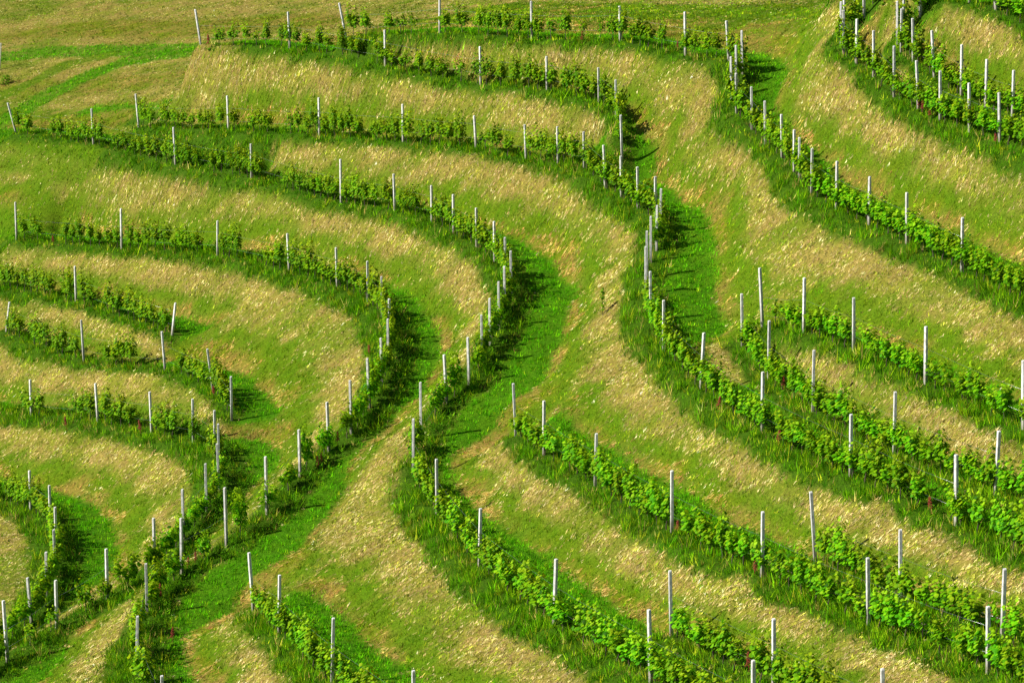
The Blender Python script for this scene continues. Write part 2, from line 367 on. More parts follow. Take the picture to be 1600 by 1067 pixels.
def concrete_material():
    m, nt, N, L = new_mat('pale_concrete')
    out = node(N, 'ShaderNodeOutputMaterial'); bsdf = node(N, 'ShaderNodeBsdfPrincipled')
    tc = node(N, 'ShaderNodeTexCoord'); oi = node(N, 'ShaderNodeObjectInfo')
    off = node(N, 'ShaderNodeVectorMath', operation='ADD'); L.new(tc.outputs['Object'], off.inputs[0]); 
    cmb = node(N, 'ShaderNodeCombineXYZ'); mm = node(N, 'ShaderNodeMath', operation='MULTIPLY'); mm.inputs[1].default_value = 50
    L.new(oi.outputs['Random'], mm.inputs[0]); L.new(mm.outputs[0], cmb.inputs['X']); L.new(cmb.outputs[0], off.inputs[1])
    n = node(N, 'ShaderNodeTexNoise'); n.inputs['Scale'].default_value = 14; n.inputs['Detail'].default_value = 6; n.inputs['Roughness'].default_value = .7
    L.new(off.outputs[0], n.inputs['Vector'])
    r = node(N, 'ShaderNodeValToRGB'); r.color_ramp.elements[0].position = .3; r.color_ramp.elements[0].color = (.27, .26, .25, 1)
    r.color_ramp.elements[1].position = .62; r.color_ramp.elements[1].color = (.74, .73, .71, 1)
    L.new(n.outputs['Fac'], r.inputs['Fac'])
    hs = node(N, 'ShaderNodeHueSaturation'); mv = node(N, 'ShaderNodeMapRange'); mv.inputs['To Min'].default_value = .82; mv.inputs['To Max'].default_value = 1.1
    L.new(oi.outputs['Random'], mv.inputs['Value']); L.new(mv.outputs['Result'], hs.inputs['Value']); L.new(r.outputs['Color'], hs.inputs['Color'])
    # splashed earth and algae at the foot, rain streaks from the head
    sp = node(N, 'ShaderNodeSeparateXYZ'); L.new(tc.outputs['Object'], sp.inputs[0])
    n2 = node(N, 'ShaderNodeTexNoise'); n2.inputs['Scale'].default_value = 5; n2.inputs['Detail'].default_value = 4; L.new(off.outputs[0], n2.inputs['Vector'])
    ad = node(N, 'ShaderNodeMath', operation='MULTIPLY_ADD'); ad.inputs[1].default_value = -.5; L.new(n2.outputs['Fac'], ad.inputs[0]); L.new(sp.outputs['Z'], ad.inputs[2])
    st = node(N, 'ShaderNodeMapRange'); st.inputs['From Min'].default_value = -.22; st.inputs['From Max'].default_value = .22; st.inputs['To Min'].default_value = .85; st.inputs['To Max'].default_value = 0
    L.new(ad.outputs[0], st.inputs['Value'])
    mxs = node(N, 'ShaderNodeMix', data_type='RGBA'); mxs.inputs['B'].default_value = (.16, .14, .085, 1)
    L.new(st.outputs['Result'], mxs.inputs['Factor']); L.new(hs.outputs['Color'], mxs.inputs['A'])
    L.new(mxs.outputs['Result'], bsdf.inputs['Base Color']); bsdf.inputs['Roughness'].default_value = .85
    b = node(N, 'ShaderNodeBump'); b.inputs['Strength'].default_value = .3; b.inputs['Distance'].default_value = .01
    L.new(n.outputs['Fac'], b.inputs['Height']); L.new(b.outputs['Normal'], bsdf.inputs['Normal'])
    L.new(bsdf.outputs['BSDF'], out.inputs['Surface'])
    return m

def plain_material(name, col, rough=.6, metal=0, var=.25, scale=20):
    m, nt, N, L = new_mat(name)
    out = node(N, 'ShaderNodeOutputMaterial'); bsdf = node(N, 'ShaderNodeBsdfPrincipled')
    n = node(N, 'ShaderNodeTexNoise'); n.inputs['Scale'].default_value = scale; n.inputs['Detail'].default_value = 4
    tc = node(N, 'ShaderNodeTexCoord'); L.new(tc.outputs['Object'], n.inputs['Vector'])
    r = node(N, 'ShaderNodeValToRGB')
    r.color_ramp.elements[0].color = (*[c * (1 - var) for c in col], 1); r.color_ramp.elements[1].color = (*[min(1, c * (1 + var)) for c in col], 1)
    L.new(n.outputs['Fac'], r.inputs['Fac']); L.new(r.outputs['Color'], bsdf.inputs['Base Color'])
    bsdf.inputs['Roughness'].default_value = rough; bsdf.inputs['Metallic'].default_value = metal
    L.new(bsdf.outputs['BSDF'], out.inputs['Surface'])
    return m

M_GROUND, M_BLADE, M_STRAW = ground_material(), blade_material('green_blades', .2), blade_material('mown_straw', .12)
M_LEAF, M_BARK, M_CONC = leaf_material(), bark_material(), concrete_material()
M_DOCK = plain_material('dock_seed', (.24, .03, .012), .8)
M_STEEL = plain_material('galvanised_wire', (.45, .46, .47), .4, 1)

def link(o):
    scene.collection.objects.link(o); return o
def tag(o, label=None, cat=None, group=None, kind=None):
    for k, v in (('label', label), ('category', cat), ('group', group), ('kind', kind)):
        if v: o[k] = v
    return o
def mesh_obj(name, verts, faces, mat, parent=None, smooth=False):
    me = bpy.data.meshes.new(name); me.from_pydata([tuple(v) for v in verts], [], faces); me.update()
    me.materials.append(mat)
    if smooth: me.polygons.foreach_set('use_smooth', [True] * len(me.polygons))
    o = link(bpy.data.objects.new(name, me)); o.parent = parent
    return o
def tri_soup(name, P, F, corner_cols, mat):
    """big mesh from numpy: P (n,3), F (m,3), colour per vertex (n,3)"""
    me = bpy.data.meshes.new(name)
    me.vertices.add(len(P)); me.vertices.foreach_set('co', np.ascontiguousarray(P, np.float32).ravel())
    m = len(F); me.loops.add(m * 3); me.loops.foreach_set('vertex_index', np.ascontiguousarray(F, np.int32).ravel())
    me.polygons.add(m); me.polygons.foreach_set('loop_start', np.arange(0, m * 3, 3, dtype=np.int32))
    me.update(calc_edges=True)
    ca = me.color_attributes.new('tint', 'FLOAT_COLOR', 'POINT')
    ca.data.foreach_set('color', np.c_[corner_cols, np.ones(len(P))].astype(np.float32).ravel())
    me.materials.append(mat)
    return link(bpy.data.objects.new(name, me))

# ------------------------------------------------------------------ cover of the ground on the height grid
vis = np.zeros(MX.shape, bool)
ppx, ppy, _ = to_px(np.stack([MX, MY, Z], -1))
vis = (ppx > -260) & (ppx < 1860) & (ppy > -120) & (ppy < 1240)
du = np.full(MX.shape, 99.); dd = np.full(MX.shape, 99.); pw = np.full(MX.shape, 2.5); lush = np.full(MX.shape, .5)
u, d, p, l = row_fields(MX[vis], MY[vis])
du[vis], dd[vis], pw[vis], lush[vis] = u, d, p, l

def sstep(a, b, x): 
    t = np.clip((x - a) / (b - a), 0, 1); return t * t * (3 - 2 * t)
NY = MY + 1.2 * Z                                               # so that patches do not smear down steep banks
SLOPE = np.sqrt(1 + np.minimum(sum(g * g for g in np.gradient(Z, RES)), 4))
nA = fbm(MX, NY, 2.2, 2) - .5; nB = fbm(MX, NY, .8, 5) - .5; nC = fbm(MX, NY, 7.0, 8) - .5
TALL_W = 1.2 * np.clip((np.minimum(du, 9) + np.minimum(dd, 9)) / 6.5, .6, 1.0)
up = du + .45 * nA + .25 * nB
dn = dd + .5 * nA + .25 * nB
du_e = np.where(du > 50, np.maximum(dd - 0, 0) * 0 + np.maximum(9.0 - dd, .3), du)   # beyond the last row: as if another stood 9 m on
bank = np.maximum(du_e + np.where(dd > 50, 6.5, dd) - pw - TALL_W, .5)
near = np.minimum(du, dd)
z_tall = np.maximum(sstep(TALL_W + .12, TALL_W - .12, up), sstep(.15, -.15, dd + .5 * nB + .3 * nA - lush))
z_lawn = sstep(.2, -.2, dn - pw) * (1 - z_tall)
rest = (1 - z_tall) * (1 - z_lawn)
frac = (du_e - TALL_W + .6 * nA + .5 * nC) / bank
z_straw = rest * sstep(.64, .30, frac + .5 * nB) * (.35 + .65 * sstep(.30, .52, fbm(MX, NY, 2.6, 51)))
z_green = (rest - z_straw) * sstep(.92, .72, frac + .2 * nB + .5 * nA)
z_dry = np.clip(rest - z_straw - z_green, 0, 1)
z_toe = rest * np.exp(-((dn - pw - .15) / .22) ** 2) * sstep(.5, .75, fbm(MX, NY, 3.5, 12))

def along(pts, width, soft=.25):
    """0..1 closeness to a polyline given in survey pixels, laid on the ground"""
    g = np.array([ground(*q) for q in pts])[:, :2]
    best = np.full(MX.shape, 99.)
    for a, b in zip(g[:-1], g[1:]):
        v = b - a; t = np.clip(((MX - a[0]) * v[0] + (MY - a[1]) * v[1]) / (v @ v), 0, 1)
        best = np.minimum(best, np.hypot(MX - a[0] - t * v[0], MY - a[1] - t * v[1]))
    return sstep(width * (1 + soft), width * (1 - soft), best + .5 * nA + .4 * nB)
def lay(zone, pts, width, amount=1.0, soft=.25):
    m = along(pts, width, soft) * amount
    for name in ('z_tall', 'z_lawn', 'z_straw', 'z_green', 'z_dry', 'z_toe'):
        g = globals()[name]; g *= (1 - m)
    globals()[zone] += m
lay('z_dry', [(-40, 140), (130, 132), (250, 128)], 2.6, .6, .8)
lay('z_dry', [(80, 196), (190, 186)], 1.3, .9, .5)
lay('z_green', [(-30, 345), (60, 345), (110, 352)], 1.0, .9, .5)
lay('z_dry', [(-30, 48), (150, 44), (300, 46), (420, 36), (520, 34)], 2.2, .9, .5)
lay('z_lawn', [(-60, 96), (60, 84), (140, 80), (230, 79), (305, 76)], 1.3, .85)
lay('z_green', [(-40, 172), (40, 133), (110, 100), (170, 86)], .9, .9)
lay('z_lawn', [(-60, 225), (20, 182), (75, 150), (140, 119), (210, 94), (300, 82)], 1.35, .9)
lay('z_green', [(-40, 250), (60, 250), (140, 252)], .8, .8)
lay('z_tall', [(250, 222), (340, 236), (395, 243)], 1.1)
lay('z_straw', [(606, 716), (572, 765), (545, 825)], 1.2, .9, .4)
lay('z_straw', [(-40, 6), (150, 8), (330, 4), (700, -14), (1250, 0)], 1.6, .85, .6)
lay('z_straw', [(330, 128), (250, 140), (150, 158)], 1.1, .75, .9)


def mixcol(*pairs):
    t = sum(w for w, c in pairs) + 1e-6
    return sum((w / t)[..., None] * np.array(c) for w, c in pairs)
patch = sstep(.38, .62, fbm(MX, NY, 1.1, 15)); patch2 = sstep(.35, .65, fbm(MX, NY, .45, 18))
C_STRAW, C_STRAW_G, C_PINK = (.25, .195, .045), (.15, .19, .010), (.25, .15, .045)
C_GREEN, C_OLIVE, C_DRY, C_SOIL = (.07, .145, .003), (.13, .155, .006), (.21, .155, .03), (.27, .185, .055)
C_TALL, C_LAWN, C_LAWN2 = (.04, .095, .003), (.045, .145, .002), (.075, .17, .003)
col = mixcol((z_straw * (.35 + patch), C_STRAW), (z_straw * (1.0 - .8 * patch), C_STRAW_G), (z_straw * .5 * patch2, C_PINK),
             (z_green * 1.3, C_GREEN), (z_green * .4 * patch2, C_OLIVE), (z_dry * (1.15 - patch), C_OLIVE), (z_dry * patch2 * .8, C_GREEN), (z_dry * .8 * patch, C_DRY),
             (z_toe * .35, C_SOIL), (z_tall, C_TALL), (z_lawn * (1 - .6 * patch), C_LAWN), (z_lawn * .5 * patch2, C_LAWN2))
col[~vis] = (.16, .19, .04)

# ------------------------------------------------------------------ the ground: one sheet, fine where the rows stand, coarse far out
far = np.array([6, 14, 26, 45, 75, 120, 190, 300.])
ax = np.r_[gx[0] - far[::-1], gx, gx[-1] + far]; ay = np.r_[np.array([-60., -20, 0, 16, 28, 37, 43]), gy, gy[-1] + far]
AX, AY = np.meshgrid(ax, ay)
AZ = np.empty(AX.shape); AC = np.empty(AX.shape + (3,))
jx = np.clip(np.round((ax - GX0) / RES).astype(int), 0, nx - 1); jy = np.clip(np.round((ay - GY0) / RES).astype(int), 0, ny - 1)
AZ = Z[np.ix_(jy, jx)] + .10 * np.maximum(AY - gy[-1], 0) - .06 * np.maximum(gy[0] - AY, 0)
AC = col[np.ix_(jy, jx)]
h, w = AX.shape
idx = np.arange(h * w).reshape(h, w)
quads = np.stack([idx[:-1, :-1], idx[:-1, 1:], idx[1:, 1:], idx[1:, :-1]], -1).reshape(-1, 4)
me = bpy.data.meshes.new('terrain')
me.vertices.add(h * w); me.vertices.foreach_set('co', np.stack([AX, AY, AZ], -1).astype(np.float32).ravel())
me.loops.add(len(quads) * 4); me.loops.foreach_set('vertex_index', quads.astype(np.int32).ravel())
me.polygons.add(len(quads)); me.polygons.foreach_set('loop_start', np.arange(0, len(quads) * 4, 4, dtype=np.int32))
me.update(calc_edges=True); me.polygons.foreach_set('use_smooth', np.ones(len(quads), bool))
ca = me.color_attributes.new('turf', 'FLOAT_COLOR', 'POINT')
ca.data.foreach_set('color', np.c_[AC.reshape(-1, 3), np.ones(h * w)].astype(np.float32).ravel())
me.materials.append(M_GROUND)
tag(link(bpy.data.objects.new('terrain', me)), 'steep terraced hillside with mown banks and grassy terraces', 'terrain', kind='structure')

# ------------------------------------------------------------------ grass, hay and stubble blades
gradY, gradX = np.gradient(Z, RES)
def pick(field, x, y):
    return field[np.clip(np.round((y - GY0) / RES).astype(int), 0, ny - 1), np.clip(np.round((x - GX0) / RES).astype(int), 0, nx - 1)]
def scatter(density, cap):
    """random points with the given density (per square metre) on the visible cells"""
    dens = np.where(vis, density, 0)
    lam = dens * RES * RES
    n = RNG.poisson(lam)
    if n.sum() > cap: n = RNG.poisson(lam * cap / n.sum())
    iy_, ix_ = np.nonzero(n); r = n[iy_, ix_]
    x = np.repeat(gx[ix_], r) + (RNG.random(r.sum()) - .5) * RES; y = np.repeat(gy[iy_], r) + (RNG.random(r.sum()) - .5) * RES
    return x, y
def jitter(cols, amt):
    v = 1 + amt * (RNG.random(len(cols)) * 2 - 1)
    c = cols * v[:, None]
    c[:, 0] *= 1 + .35 * amt * (RNG.random(len(cols)) * 2 - 1)
    return np.clip(c, 0, 1)
def blades(x, y, length, width, lean, heading, cols, lift=0.0, tipmul=1.25):
    n = len(x); z = height(x, y) - .02 + lift; width = width * np.clip(y / 105, .9, 1.3)
    hx, hy = np.cos(heading), np.sin(heading)
    gxx, gyy = pick(gradX, x, y), pick(gradY, x, y)
    hz = gxx * hx + gyy * hy                                     # lying blades follow the slope
    cl, sl = np.cos(lean), np.sin(lean)
    tip = np.stack([x + length * sl * hx, y + length * sl * hy, z + length * (cl + sl * hz)], -1)
    ang = RNG.random(n) * math.pi
    ang = np.where(lean > .9, heading + math.pi / 2, ang)
    wx, wy = np.cos(ang) * width / 2, np.sin(ang) * width / 2
    P = np.empty((n, 3, 3)); P[:, 0] = np.stack([x - wx, y - wy, z], -1); P[:, 1] = np.stack([x + wx, y + wy, z], -1); P[:, 2] = tip
    C = np.empty((n, 3, 3)); C[:, 0] = C[:, 1] = cols; C[:, 2] = np.clip(cols * tipmul, 0, 1)
    return P.reshape(-1, 3), C.reshape(-1, 3)
def soup(name, parts, mat, label, cat):
    P = np.vstack([a for a, b in parts]); C = np.vstack([b for a, b in parts])
    F = np.arange(len(P)).reshape(-1, 3)
    return tag(tri_soup(name, P, F, C, mat), label, cat, kind='stuff')

def choose(n, cols, probs):
    k = RNG.choice(len(cols), n, p=np.array(probs) / sum(probs)); return np.array(cols)[k]
near_w = np.clip((100 / np.maximum(MY, 40)) ** 1.1, .5, 2.0)
downhill = lambda x, y: np.arctan2(-pick(gradY, x, y), -pick(gradX, x, y))
def tufts(density, cap, m, r):
    """tufts of m blades: blade feet, tuft number of every blade, offset from the tuft's middle"""
    cx, cy = scatter(density * near_w * SLOPE / m, cap // m); n = len(cx)
    k = np.repeat(np.arange(n), m); a = RNG.random(n * m) * 6.283; rr = r * np.sqrt(RNG.random(n * m)) * (.6 + .8 * np.repeat(RNG.random(n), m))
    return cx[k] + rr * np.cos(a), cy[k] + rr * np.sin(a), k, n, a
def shade(n, k, sd):
    return np.exp(RNG.normal(0, sd, n))[k][:, None]

# tall uncut grass under the rows
clump = sstep(.3, .7, fbm(MX, NY, .7, 22))
x, y, k, nt_, a = tufts(z_tall * (120 + 200 * clump), 560000, 8, .12); n = len(x)
L_ = np.clip(125 / y, .62, 1.05) * (.12 + .27 * RNG.random(n) ** 1.3) * (.6 + .7 * pick(clump, x, y)) * np.exp(RNG.normal(0, .22, nt_))[k]
tall = blades(x, y, L_, .018 + .018 * RNG.random(n), .1 + .7 * RNG.random(n), np.where(RNG.random(n) < .5, a, downhill(x, y) + RNG.normal(0, .9, n)),
              jitter(choose(nt_, [(.10, .27, .003), (.05, .185, .002), (.19, .34, .005), (.028, .11, .002), (.31, .36, .014), (.43, .34, .08)], [5, 3.6, 3, 2, 1.4, .8])[k] * shade(nt_, k, .36), .35))
# short lawn on the terraces
x, y, k, nt_, a = tufts(z_lawn * 260, 420000, 7, .09); n = len(x)
lawn = blades(x, y, (.06 + .11 * RNG.random(n)) * np.exp(RNG.normal(0, .3, nt_))[k], .02 + .02 * RNG.random(n), .1 + .75 * RNG.random(n), a + RNG.normal(0, .5, n),
              jitter(choose(nt_, [(.09, .34, .003), (.055, .235, .002), (.16, .40, .004), (.25, .36, .010)], [5, 3, 2.6, .5])[k] * shade(nt_, k, .32), .35))
# fresh growth on the banks
pg = sstep(.40, .60, fbm(MX, NY, .6, 31)); pg2 = sstep(.36, .58, fbm(MX, NY, 1.7, 37)); gsw = (.55 + .65 * sstep(.3, .7, fbm(MX, NY, 1.4, 73))) * (1 - .25 * sstep(2, -8, MX + 6 * nC))
x, y, k, nt_, a = tufts(z_green * (240 + 320 * pg) + z_dry * (170 + 280 * pg) + z_straw * (110 + 420 * pg * pg2), 1000000, 6, .07); n = len(x)
bankg = blades(x, y, (.045 + .09 * RNG.random(n)) * np.exp(RNG.normal(0, .3, nt_))[k], .015 + .016 * RNG.random(n), .15 + .75 * RNG.random(n), np.where(RNG.random(n) < .5, a, downhill(x, y) + RNG.normal(0, .8, n)),
               jitter(choose(nt_, [(.15, .31, .003), (.075, .22, .002), (.26, .38, .006), (.39, .40, .022), (.035, .13, .002)], [4.5, 3.4, 2.6, 1.8, 2.2])[k] * (shade(nt_, k, .4) * pick(gsw, x, y)[:, None]), .35))
# broad-leaved herbs crowding the uphill side of the bending rows
z_herb = sstep(.15, -.15, dd + .5 * nB + .3 * nA - lush) * sstep(.6, .8, lush) * (.1 + .65 * sstep(.35, .6, fbm(MX, NY, 1.2, 61)))
hh = .12 + .42 * sstep(.3, .75, fbm(MX, NY, .9, 63))
x, y, k, nt_, a = tufts(z_herb * 200, 200000, 8, .13); n = len(x)
herb = blades(x, y, .08 + .08 * RNG.random(n), .035 + .035 * RNG.random(n), .3 + 1.0 * RNG.random(n), a + RNG.normal(0, .6, n),
              jitter(choose(nt_, [(.045, .14, .004), (.03, .10, .003), (.08, .19, .005), (.12, .2, .01)], [5, 4, 2.4, 1])[k] * shade(nt_, k, .35), .3), lift=pick(hh, x, y) * RNG.random(n) ** .7)
soup('grass', [tall, lawn, bankg, herb], M_BLADE, 'green grass on the terraces and under the vine rows', 'grass')
# mown hay lying on the banks: little bundles combed down the slope
streak = sstep(.5, .66, fbm(MX, NY, 1.3, 41)); swath = .62 + .62 * sstep(.3, .7, fbm(MX, NY, 1.0, 71))
x, y, k, nt_, a = tufts(z_straw * (330 + 260 * sstep(.35, .65, fbm(MX, NY, .9, 47))) + z_dry * (110 + 380 * streak) + z_green * 80 * streak + z_toe * 90, 900000, 4, .06); n = len(x)
isdry = ((pick(z_dry, x, y) + pick(z_toe, x, y)) > .5)[np.searchsorted(k, np.arange(nt_))]
cs = choose(nt_, [(.49, .39, .135), (.62, .51, .23), (.39, .38, .045), (.47, .315, .13), (.29, .37, .02), (.13, .085, .025)], [5, 2.6, 2.6, 3, 2.2, 1.0])
cd = choose(nt_, [(.50, .33, .08), (.58, .41, .13), (.38, .29, .04), (.45, .22, .07), (.27, .15, .04)], [4, 3, 2, 1.8, .8])
hd = (downhill(x, y)[np.searchsorted(k, np.arange(nt_))] + np.where(isdry, RNG.normal(0, .35, nt_), RNG.random(nt_) * 6.28))[k] + RNG.normal(0, .45, n)
hay = blades(x, y, np.clip(110 / y, .6, 1.05) * (.05 + .09 * RNG.random(n)) * np.where(isdry, 1.7, 1)[k], .013 + .014 * RNG.random(n), np.where(isdry[k], np.clip(1.15 + .3 * RNG.normal(0, 1, n), .3, 1.5), np.clip(1.4 + .16 * RNG.normal(0, 1, n), .7, 1.56)), hd,
             jitter(np.where(isdry[:, None], cd, cs)[k] * (shade(nt_, k, .34) * pick(swath, x, y)[:, None]), .25), lift=.015 + .05 * RNG.random(nt_)[k])
soup('mown_hay', [hay], M_STRAW, 'dry mown hay lying on the steep banks', 'hay')
# ------------------------------------------------------------------ concrete trellis posts
def post_mesh():
    bm = bmesh.new()
    a, b, c = .059, .052, .012
    rings = []
    for z, k in ((-.18, 1.0), (.985, .9), (1.0, .74)):             # unit height, chamfered corners, tapered, bevelled head
        ring = []
        for sx, sy in ((1, 1), (-1, 1), (-1, -1), (1, -1)):
            p1, p2 = (sx * a * k, sy * (b - c) * k), (sx * (a - c) * k, sy * b * k)
            if sx * sy < 0: p1, p2 = p2, p1
            ring += [bm.verts.new((*p1, z)), bm.verts.new((*p2, z))]
        rings.append(ring)
    for r0, r1 in zip(rings[:-1], rings[1:]):
        for i in range(8): bm.faces.new((r0[i], r0[(i + 1) % 8], r1[(i + 1) % 8], r1[i]))
    bm.faces.new(rings[-1]); bm.faces.new(rings[0][::-1])
    for zz in (.34, .55, .76, .9):                                 # wire notches: little staples on the faces
        for sy in (-1, 1):
            m = Matrix.Translation((0, sy * (.052 * (1 - .1 * zz) + .003), zz)) @ Matrix.Diagonal((.03, .01, .006, 1))
            bmesh.ops.create_cube(bm, size=1, matrix=m)
    bmesh.ops.recalc_face_normals(bm, faces=bm.faces)
    me = bpy.data.meshes.new('post'); bm.to_mesh(me); bm.free(); me.materials.append(M_CONC); return me
POST = post_mesh()
ORD = lambda n: f"{n}{'th' if 10 <= n % 100 <= 20 else {1: 'st', 2: 'nd', 3: 'rd'}.get(n % 10, 'th')}"
row_posts = {}                                                      # visible posts: ordinal, base, arc position
def arc_of(k, xy):
    return int(((curve[k][:, :2] - xy) ** 2).sum(1).argmin())
post_proto = None
for k, r in ROWS.items():
    row_posts[k] = []; n = 0
    shown = [i for i, a in enumerate(r) if -5 < a[2] < 1605 and a[1] < 1064 and a[3] > 3]
    for i in shown:
        a, b = r[i], post_base[k][i]
        n += 1
        d = ray(a[0], a[1]); w = (b[1]) / d[1]
        top = CAM + d * w                                          # head of the post, straight above its foot in depth
        base = Vector((b[0], b[1], float(height(b[0], b[1]))))
        v = Vector(top) - base; h = min(max(v.length, 1.65), 2.4)
        z = v.normalized()
        j = arc_of(k, b[:2]); t = Vector((*tang[k][j], 0)); t = (t - z * t.dot(z)).normalized(); y = z.cross(t)
        rot = Matrix((t, y, z)).transposed() @ Matrix.Rotation(random.uniform(-.25, .25), 3, 'Z')
        if post_proto is None: o = post_proto = link(bpy.data.objects.new('trellis_post', POST))
        else: o = link(post_proto.copy())
        o.matrix_world = Matrix.Translation(base) @ rot.to_4x4() @ Matrix.Diagonal((1, 1, h, 1))
        lean = abs(z.x) > .085
        where = 'the first' if i == shown[0] and i == 0 else ('the last' if i == shown[-1] and i == len(r) - 1 and len(shown) > 2 else ORD(n))
        tag(o, f"{'leaning' if lean else 'upright'} white concrete post, {where} post of the {ROW_PHRASE[k]}", 'post', 'concrete posts of the vine rows')
        row_posts[k].append((n, base, j))
# one post of a row running out at the far left
bp = ground(-1, 110)
o = link(post_proto.copy()); o.matrix_world = Matrix.Translation(bp) @ Matrix.Rotation(.1, 4, 'Y') @ Matrix.Diagonal((1, 1, 1.9, 1))
tag(o, 'white concrete post cut by the left edge beside the shadow patch clump', 'post', 'concrete posts of the vine rows')

# ------------------------------------------------------------------ grapevines
def leaf_tris(C, Nrm, Up, size, cols):
    """lobed leaves as six-sided fans folded a little along the midrib"""
    n = len(C)
    Nrm = Nrm / np.linalg.norm(Nrm, axis=1)[:, None]
    U = Up - (Up * Nrm).sum(1)[:, None] * Nrm; U /= np.linalg.norm(U, axis=1)[:, None] + 1e-9
    W = np.cross(U, Nrm)
    out = [(0, -.42, -.02), (.5, -.3, -.1), (.46, .22, -.12), (0, .6, -.05), (-.46, .22, -.12), (-.5, -.3, -.1)]
    P = np.empty((n, 7, 3)); P[:, 0] = C + .05 * size[:, None] * Nrm
    for i, (a, b, c) in enumerate(out):
        P[:, i + 1] = C + size[:, None] * (a * W + b * U + c * Nrm)
    F = np.array([[0, i + 1, (i + 1) % 6 + 1] for i in range(6)])
    faces = (np.arange(n)[:, None, None] * 7 + F[None]).reshape(-1, 3)
    return P.reshape(-1, 3), faces, np.repeat(cols, 7, axis=0)
YOUNG, MID, MATURE, DEEP = np.array((.29, .50, .008)), np.array((.14, .37, .003)), np.array((.065, .245, .002)), np.array((.03, .11, .002))
def make_foliage(kind, rs):
    """leaf positions of one vine, one metre along the row; returns P, F, colours"""
    g = np.random.default_rng(rs)
    nsh, hgt, per, lw = {'bushy': (13, .9, 21, .16), 'open': (9, .8, 19, .14), 'small': (5, .6, 15, .11), 'tall': (12, 1.12, 23, .16)}[kind]
    Cs, Ns, Us, Sz, Co = [], [], [], [], []
    for s in range(nsh):
        x0 = (s + .5) / nsh - .5 + g.normal(0, .04); x0 *= .74
        y0 = g.normal(0, .05)
        h = hgt * (.62 + .5 * g.random()); lx, ly = g.normal(0, .12), g.normal(0, lw * .8)
        droop = g.random() < .35
        for q in range(per):
            f = (q + g.random()) / per
            z = .47 + f * h * (1 if not droop else (1.15 - .75 * f)) - .10 * g.random()
            side = g.choice([-1, 1])
            c = np.array([x0 + lx * f + g.normal(0, .06), y0 + ly * f + side * (.04 + .12 * g.random()) * (1.1 - .4 * f), z])
            nrm = np.array([g.normal(0, .45), side * (.5 + .5 * g.random()), .75 + .6 * g.random()])
            Cs.append(c); Ns.append(nrm); Us.append(np.array([g.normal(0, .6), side * .5, -1 + .4 * g.random()]))
            Sz.append((.09 + .068 * g.random()) * (1 - .42 * max(0, f - .55)))
            t = g.random()
            cc = YOUNG * (.55 + .45 * g.random()) if f > .72 and t < .8 else (MID if t < .5 else (MATURE if t < .82 else (DEEP if t < .93 else YOUNG * .8)))
            Co.append(cc * (.8 + .4 * g.random()))
    return leaf_tris(np.array(Cs), np.array(Ns), np.array(Us), np.array(Sz), np.array(Co))
def tube(path, radii, sides=6):
    P, F = [], []
    path = np.array(path, float)
    for i, (p, r) in enumerate(zip(path, radii)):
        t = path[min(i + 1, len(path) - 1)] - path[max(i - 1, 0)]; t /= np.linalg.norm(t)
        a = np.cross(t, (0.3, 1, .1)); a /= np.linalg.norm(a); b = np.cross(t, a)
        P += [p + r * (math.cos(q) * a + math.sin(q) * b) for q in np.arange(sides) / sides * 2 * math.pi]
    for i in range(len(path) - 1):
        for q in range(sides):
            a0, a1 = i * sides + q, i * sides + (q + 1) % sides
            F.append((a0, a1, a1 + sides, a0 + sides))
    F.append(tuple(range((len(path) - 1) * sides, len(path) * sides)))
    return P, F
def make_trunk(rs):
    g = random.Random(rs)
    x, y = g.uniform(-.04, .04), g.uniform(-.03, .03)
    path = [(0, 0, -.12), (x * .6, y, .12), (x, -y, .3), (x * .5, y * .5, .48)]
    P, F = tube(path, [.03, .022, .019, .022])
    for s in (-1, 1):                                               # two short arms along the wire
        p2, f2 = tube([(x * .5, y * .5, .46), (s * .18, 0, .54), (s * .40, g.uniform(-.03, .03), .56)], [.017, .013, .008], 5)
        F += [tuple(i + len(P) for i in f) for f in f2]; P += p2
    return P, F
KIND_N = {'bushy': 6, 'open': 5, 'small': 3, 'tall': 5}
FOL, FOLM, TRK, TRKM = {}, {}, [], []
def attr_mesh(name, P, F, C, mat):
    o = tri_soup(name, P, F, C, mat); me = o.data; bpy.data.objects.remove(o); return me
for kd, n in KIND_N.items():
    FOL[kd] = [make_foliage(kd, 100 + 10 * len(kd) + i) for i in range(n)]
    FOLM[kd] = [attr_mesh('foliage', *f, M_LEAF) for f in FOL[kd]]
for i in range(4):
    TRK.append(make_trunk(i))
    o = mesh_obj('trunk', *TRK[-1], M_BARK, smooth=True); TRKM.append(o.data); bpy.data.objects.remove(o)

